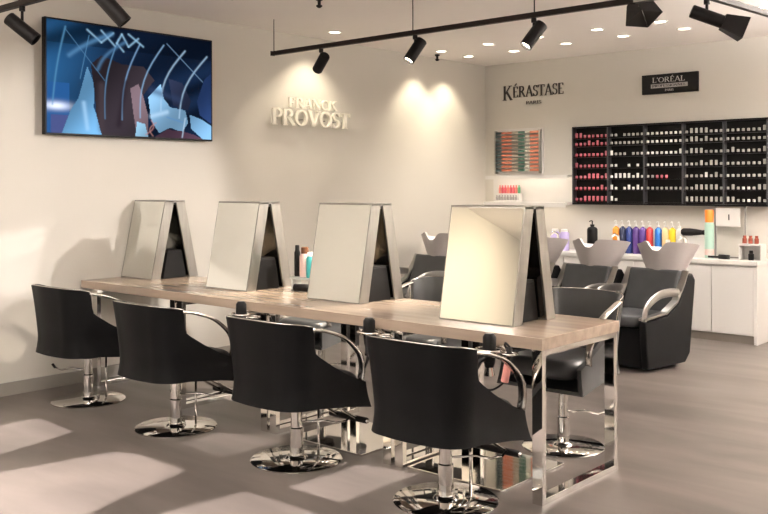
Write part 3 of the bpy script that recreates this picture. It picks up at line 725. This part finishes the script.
# ------------------------------------------------------------------ tool holders hanging from the table's near edge
pinkm = col('pink_plastic', (.75, .32, .28), .35)
def tool_holder(x, y, label, pink=False):
    t = thing('tool_holder', label, 'tool holder', (x, y, TB-.0555), 0, 'chrome tool holders on the table edge')
    obj('bracket', bx(-.02, .02, .0, .10, -.016, -.0005), chrome2, t)
    bm = bmesh.new()
    pts = [(-.065*math.cos(a), -.045-.05*math.sin(a), -.012) for a in [2*math.pi*k/20 for k in range(21)]]
    tube(bm, pts, .007, 8); obj('ring', bm, chrome2, t, smooth=True)
    bm = bmesh.new()
    pts = [(.105+.035*math.cos(a), -.035-.035*math.sin(a), -.02) for a in [2*math.pi*k/16 for k in range(17)]]
    tube(bm, pts, .006, 8); obj('small_ring', bm, chrome2, t, smooth=True)
    bm = bmesh.new(); tube(bm, [(.02, .02, -.01), (.07, .0, -.018)], .006, 8); obj('link_arm', bm, chrome2, t)
    return t
def hung_dryer(x, y, label, g=1):
    """nozzle-down hair dryer in the ring with a drooping cord"""
    t = thing('hanging_hair_dryer', label, 'hair dryer', (x, y-.045, TB-.030), 0, 'hair dryers hanging in the holders'); t.scale = (.78, .78, .78)
    bm = bmesh.new(); tube(bm, [(0, 0, .050), (0, 0, .03), (0, 0, -.05), (0, 0, -.12), (0, 0, -.15)], .04, 16, radii=[.026, .040, .042, .034, .026]); obj('barrel', bm, black_m, t, smooth=True, split=50)
    bm = bmesh.new(); tube(bm, [(0, 0, -.1505), (0, 0, -.20)], .026, 12, radii=[.024, .032]); obj('nozzle', bm, chrome2, t, smooth=True, split=50)
    bm = bmesh.new(); tube(bm, [(0, -.02, -.085), (-.03*g, -.05, -.11), (-.055*g, -.075, -.17)], .016, 10); h = obj('handle', bm, black_m, t, smooth=True, split=50)
    bm = bmesh.new(); tube(bm, bez([(-.055*g, -.076, -.171), (-.05*g, -.08, -.22), (.02*g, -.02, -.28), (.07*g, .08, -.22), (.06*g, .10, -.12), (.03*g, .13, -.09)], 8), .006, 8); obj('cord', bm, blackmatte, t, smooth=True)
    return t
for i, (x, y, a, b) in enumerate([(-4.238, 3.552, 'chrome tool holder on the table edge right of the second chair from the left', 'black hair dryer hanging right of the second chair from the left'),
                               (-3.205, 3.548, 'chrome tool holder on the table edge between the two right chairs', 'black hair dryer hanging between the two right-hand chairs'),
                               (-2.44, 3.535, 'chrome tool holder on the table edge near its right corner', 'black hair dryer hanging near the right corner of the table')]):
    tool_holder(x, y, a); hung_dryer(x, y, b, 1 if i == 2 else -1)
t = thing('curling_iron', 'pink-barrelled styling iron hanging near the right corner of the table', 'styling iron', (-2.335, 3.50, TB-.075))
bm = bmesh.new(); tube(bm, [(0, 0, .03), (-.008, 0, -.04)], .013, 10); obj('handle', bm, blackmatte, t, smooth=True)
bm = bmesh.new(); tube(bm, [(-.008, 0, -.041), (-.028, 0, -.13)], .018, 12); obj('pink_barrel', bm, pinkm, t, smooth=True, split=50)
bm = bmesh.new(); tube(bm, bez([(0, 0, .031), (-.03, .01, .045), (-.05, .05, .015), (-.02, .12, .005)], 6), .005, 8); obj('cord', bm, blackmatte, t, smooth=True)
# ------------------------------------------------------------------ ceiling tracks and spots
TZ = 2.565
def track(name, label, p, q, wires):
    p, q = Vector(p), Vector(q); d = (q-p); L = d.length; ang = math.atan2(d.y, d.x)
    t = thing(name, label, 'lighting track', p, ang)
    obj('rail', bx(0, L, -.018, .018, -.017, .017), track_m, t, bevel=.002)
    obj('end_cap', bx(-.012, -.0005, -.020, .020, -.019, .019), blackmatte, t)
    for s in wires:
        bm = bmesh.new(); tube(bm, [(s, 0, .0175), (s, 0, H-p.z-.0005)], .004, 6); wv = obj('hanging_wire', bm, blackmatte, t)
    return t
track('ceiling_track', 'long black lighting track hanging across the ceiling in front of the wall sign', (-5.771, 5.127, TZ), (-2.52, 5.127, TZ), (.01, 1.52, 2.55))
track('ceiling_track', 'black lighting track at the top left corner above the television', (-5.95, 2.70, TZ), (-1.6, 2.70, TZ), (.6, 3.4))
track('ceiling_track', 'black lighting track over the open floor right of the table', (-1.3, 5.50, TZ), (1.0, 5.50, TZ), (.3, 1.7))
t2 = track('ceiling_track', 'black lighting track at the top right corner', (-2.15, 5.20, TZ), (-2.03, 6.60, TZ), (.3, 1.2))
t = thing('track_adapter', 'pale grey power adapter at the right end of the long lighting track', 'adapter', (-2.519, 5.127, TZ))
obj('adapter_box', bx(0, .19, -.017, .017, -.017, .017), brushed, t, bevel=.003)
obj('adapter_end', bx(.1905, .22, -.014, .014, -.014, .014), blackmatte, t)
def spot(hang, aim, label, length=.19, r=.042, energy=0, cone=50, lit=True, barn=False, colr=WARM, blend=.6, drop=.13, group='cylindrical track spots'):
    hang = Vector(hang); piv = hang + Vector((0, 0, -drop)); d = (Vector(aim) - piv).normalized()
    t = thing('track_spotlight', label, 'spotlight', hang, 0, group)
    bm = bmesh.new(); tube(bm, [(0, 0, -.018), (0, 0, -.048)], .018, 10); obj('adapter', bm, blackmatte, t)
    bm = bmesh.new(); tube(bm, [(0, 0, -.0485), (0, 0, -drop+.02)], .009, 8); obj('stem', bm, blackmatte, t)
    q = d.to_track_quat('Z', 'Y').to_matrix().to_4x4(); q.translation = (0, 0, -drop)
    bm = bmesh.new(); lathe(bm, [(r*.9, -length*.5), (r, -length*.47), (r, length*.5), (r*.86, length*.5), (r*.86, length*.42)], 24, cap=False)
    bm.faces.new([v for v in bm.verts if abs(v.co.z+length*.5) < 1e-6 and True][:24])
    bm.transform(q); obj('lamp_body', bm, blackmatte, t, smooth=True, split=40)
    bm = bmesh.new(); lathe(bm, [(r*.85, length*.40), (r*.85, length*.415)], 24); bm.transform(q); obj('lens', bm, glow_m if lit else blackmatte, t)
    if barn:
        for k in range(4):
            a = math.pi/2*k + .0
            bm = bmesh.new(); z0, z1, w0, w1, o0, o1 = length*.5, length*.5+.13, r*1.0, r*1.6, r*1.02, r*1.6
            vs4 = [(-w0, o0, z0), (w0, o0, z0), (w1, o1, z1), (-w1, o1, z1)]
            A = [bm.verts.new(p) for p in vs4]; B = [bm.verts.new((p[0], p[1]+.003, p[2])) for p in vs4]
            bm.faces.new(A); bm.faces.new(B[::-1])
            for i in range(4): bm.faces.new((A[i], A[(i+1) % 4], B[(i+1) % 4], B[i]))
            bm.transform(q @ Matrix.Rotation(a, 4, 'Z')); obj('barn_door', bm, blackmatte, t)
    if energy:
        loc = piv + d*(length*.5+.004)
        light('spot_light', 'SPOT', loc, energy, colr, target=loc+d, parent=t, spot_size=math.radians(cone), spot_blend=blend, shadow_soft_size=.012)
    return t
spot((-5.20, 5.127, TZ), (-6.15, 5.55, 1.9), 'black track spot lighting the raised wall lettering', energy=3, cone=60, colr=WARM)
spot((-4.23, 5.127, TZ), (-4.7, 4.15, 0.9), 'black track spot in the middle of the long track, lens glowing', energy=200, cone=60)
spot((-3.225, 5.127, TZ), (-3.9, 4.15, 0.9), 'black track spot right of the middle of the long track, lens glowing', energy=190, cone=46)
spot((-5.31, 2.70, TZ), (-4.5, 3.55, 1.45), 'black track spot at the top left corner, left of the television', lit=False, length=.21, drop=.155)
spot((-4.33, 2.70, TZ), (-3.75, 3.5, 1.3), 'black track spot above the television, cut by the top of the frame', lit=False, length=.21, drop=.155)
spot((-2.60, 5.29, TZ+.26), (-2.25, 5.10, 1.85), 'large black barn-door spot at the end of the long track', barn=True, lit=True, length=.20, r=.050, drop=.15, energy=22, cone=50, group='barn-door track spots')
spot((-2.145, 5.30, TZ), (-1.2, 5.9, 2.0), 'large black barn-door spot at the top right corner, aimed right', barn=True, lit=False, length=.19, r=.039, drop=.12, group='barn-door track spots')
spot((-0.88, 5.50, TZ), (-6.2, 3.62, 1.0), 'black track spot out over the open floor, raking across the mirrors to the left wall', energy=330, cone=33, lit=True, colr=SOFT, blend=.5, drop=.14)
# pendant sensors on the ceiling
for i, (x, y) in enumerate([(-4.874, 4.787), (-6.02, 7.665), (-5.12, 4.162)]):
    t = thing('ceiling_sprinkler', ['black ceiling sprinkler above the long track, in front of the television', 'black ceiling sprinkler near the far left corner', 'black ceiling sprinkler cut by the top of the frame'][i], 'sprinkler', (x, y, H), 0, 'ceiling sprinklers')
    bm = bmesh.new(); lathe(bm, [(.026, -.0005), (.026, -.012), (.012, -.02), (.012, -.05)], 16); obj('sprinkler_cup', bm, blackmatte, t)
    bm = bmesh.new(); lathe(bm, [(.022, -.0505), (.024, -.058), (.010, -.07)], 16); obj('sprinkler_head', bm, blackmatte, t)
# ------------------------------------------------------------------ recessed downlights
DL = [(-5.824, 5.917), (-5.838, 7.50), (-5.846, 7.991), (-5.20, 7.432), (-5.274, 8.0), (-4.613, 7.921), (-3.995, 7.403), (-3.987, 7.886), (-3.405, 7.411), (-3.399, 7.888), (-2.531, 7.367), (-4.613, 7.40)]
first = None
def downlight(x, y, label, e=12, cone=110, tgt=None, c=SOFT, soft=.045):
    t = thing('recessed_downlight', label, 'downlight', (x, y, H), 0, 'recessed ceiling downlights')
    bm = bmesh.new(); lathe(bm, [(.066, -.0005), (.066, -.005), (.055, -.007), (.050, -.004)], 28, cap=False); obj('trim_ring', bm, white_m, t)
    bm = bmesh.new(); lathe(bm, [(.050, -.0006), (.050, -.0035)], 28); obj('diffuser', bm, dl_glow, t)
    if e: light('downlight_lamp', 'SPOT', (x, y, H-.012), e, c, target=tgt or (x, y, 0), parent=t, spot_size=math.radians(cone), spot_blend=.7, shadow_soft_size=soft)
names = ['by itself over the wall beside the lettering', 'nearest the left wall, front row', 'nearest the left wall, rear row', 'second from the left in the front row', 'second from the left in the rear row', 'third from the left in the rear row',
         'fourth in the front row', 'fourth in the rear row', 'fifth in the front row', 'fifth in the rear row', 'at the top right corner of the picture', 'third in the front row']
for (x, y), n in zip(DL, names):
    if n.startswith('by itself'): downlight(x, y, 'recessed ceiling downlight, '+n, e=27, cone=100, tgt=(-6.15, 5.93, 1.6), c=(1, .89, .68))
    elif n.startswith('nearest the left wall'): downlight(x, y, 'recessed ceiling downlight, '+n, e=34, cone=85, tgt=(-6.17, y+.02, 1.8), c=(1, .88, .66))
    else: downlight(x, y, 'recessed ceiling downlight, '+n, e=22)
for i, (x, y) in enumerate([(-5.3, 1.2), (-3.6, 1.2), (-1.9, 1.2), (-.2, 1.2), (-5.3, -.8), (-3.6, -.8), (-.2, 4.2), (-.2, 6.8), (1.4, 3.0)]):
    downlight(x, y, ['recessed ceiling downlight over the open floor by the left wall', 'recessed ceiling downlight over the open floor left of the camera', 'recessed ceiling downlight just ahead of the camera', 'recessed ceiling downlight above the camera',
        'recessed ceiling downlight in the front left corner', 'recessed ceiling downlight near the shop front', 'recessed ceiling downlight right of the table', 'recessed ceiling downlight right of the wash units', 'recessed ceiling downlight over the right-hand side of the shop'][i], e=7)
# wall-washing pair aimed at the left wall near the corner
light('wall_washer', 'SPOT', (-4.5, -.7, 2.5), 140, (1, .82, .60), target=(-6.2, -.75, 1.75), spot_size=math.radians(95), spot_blend=1.0, shadow_soft_size=.03)
# ------------------------------------------------------------------ added unseen lamps imitating light bounced off the mirrors (sharp-edged pools)
def projector(pos, poly, energy, label, colr=NEUT):
    """added lamp for a bounced-light patch, shaped by a mask plate with a polygonal opening; poly = where its light lands"""
    pos = Vector(pos); poly = [Vector(p) for p in poly]; c = sum(poly, Vector())/len(poly); d = (c-pos).normalized(); D = .19
    t = thing('bounce_helper_projector', label, 'spotlight', pos, 0, 'added projectors for mirror-bounced light')
    inner = []
    for p in poly:
        v = p-pos; inner.append(v*(D/v.dot(d)))
    cen = d*D; outer = [cen + (v-cen).normalized()*.13 for v in inner]
    bm = bmesh.new(); A = [bm.verts.new(v) for v in inner]; B = [bm.verts.new(v) for v in outer]; n = len(inner)
    A2 = [bm.verts.new(v+d*.002) for v in inner]; B2 = [bm.verts.new(v+d*.002) for v in outer]
    for i in range(n):
        j = (i+1) % n; bm.faces.new((A[i], A[j], B[j], B[i])); bm.faces.new((A2[i], A2[j], B2[j], B2[i])); bm.faces.new((A[i], A[j], A2[j], A2[i])); bm.faces.new((B[i], B[j], B2[j], B2[i]))
    obj('patch_mask_plate', bm, blackmatte, t)
    q = d.to_track_quat('Z', 'Y').to_matrix().to_4x4()
    bm = bmesh.new(); lathe(bm, [(.03, -.10), (.045, -.09), (.045, -.02), (.08, .02), (.12, D-.02)], 20, cap=False); bm.transform(q); obj('lamp_body', bm, blackmatte, t, smooth=True, split=40)
    ang = max((v.normalized().angle(d) for v in inner))
    light('bounce_helper_lamp', 'SPOT', pos, energy, colr, target=c, parent=t, spot_size=min(math.radians(150), 2*ang+.25), spot_blend=.1, shadow_soft_size=.0015)
PJ = 2.80
projector((-4.9, 2.3, PJ), [(-4.976, 2.847, 0), (-5.46, 2.87, 0), (-5.40, 2.10, 0), (-4.80, 2.10, 0)], 560, 'added unseen projector for mirror-bounced light over the floor by the left wall')
projector((-3.9, 2.2, PJ), [(-3.856, 2.83, 0), (-4.28, 2.84, 0), (-4.44, 2.77, 0), (-4.60, 2.0, 0), (-4.1, 1.75, 0), (-3.65, 2.10, 0), (-3.76, 2.42, 0)], 650, 'added unseen projector for mirror-bounced light over the floor behind the second chair')
projector((-3.0, 2.3, PJ), [(-2.60, 2.85, 0), (-3.392, 2.824, 0), (-3.45, 2.30, 0), (-2.6, 2.2, 0)], 560, 'added unseen projector for mirror-bounced light over the floor behind the third chair')
projector((-3.3, 2.3, PJ), [(-3.27, 3.0, 0), (-2.93, 3.0, 0), (-2.93, 3.56, 0), (-3.27, 3.50, 0)], 460, 'added unseen projector brightening the floor between the two right-hand chairs')
projector((-4.3, 2.2, PJ), [(-4.30, 3.10, 0), (-3.90, 3.10, 0), (-3.90, 3.50, 0), (-4.30, 3.42, 0)], 240, 'added unseen projector brightening the floor between the two middle chairs')
projector((-2.2, 2.6, 2.5), [(-6.2, 2.50, 1.05), (-6.2, 3.34, 1.19), (-6.2, 3.25, .77), (-6.2, 2.98, .55), (-6.2, 2.4, .2)], 165, 'added unseen projector for mirror-bounced light aimed low at the left wall')
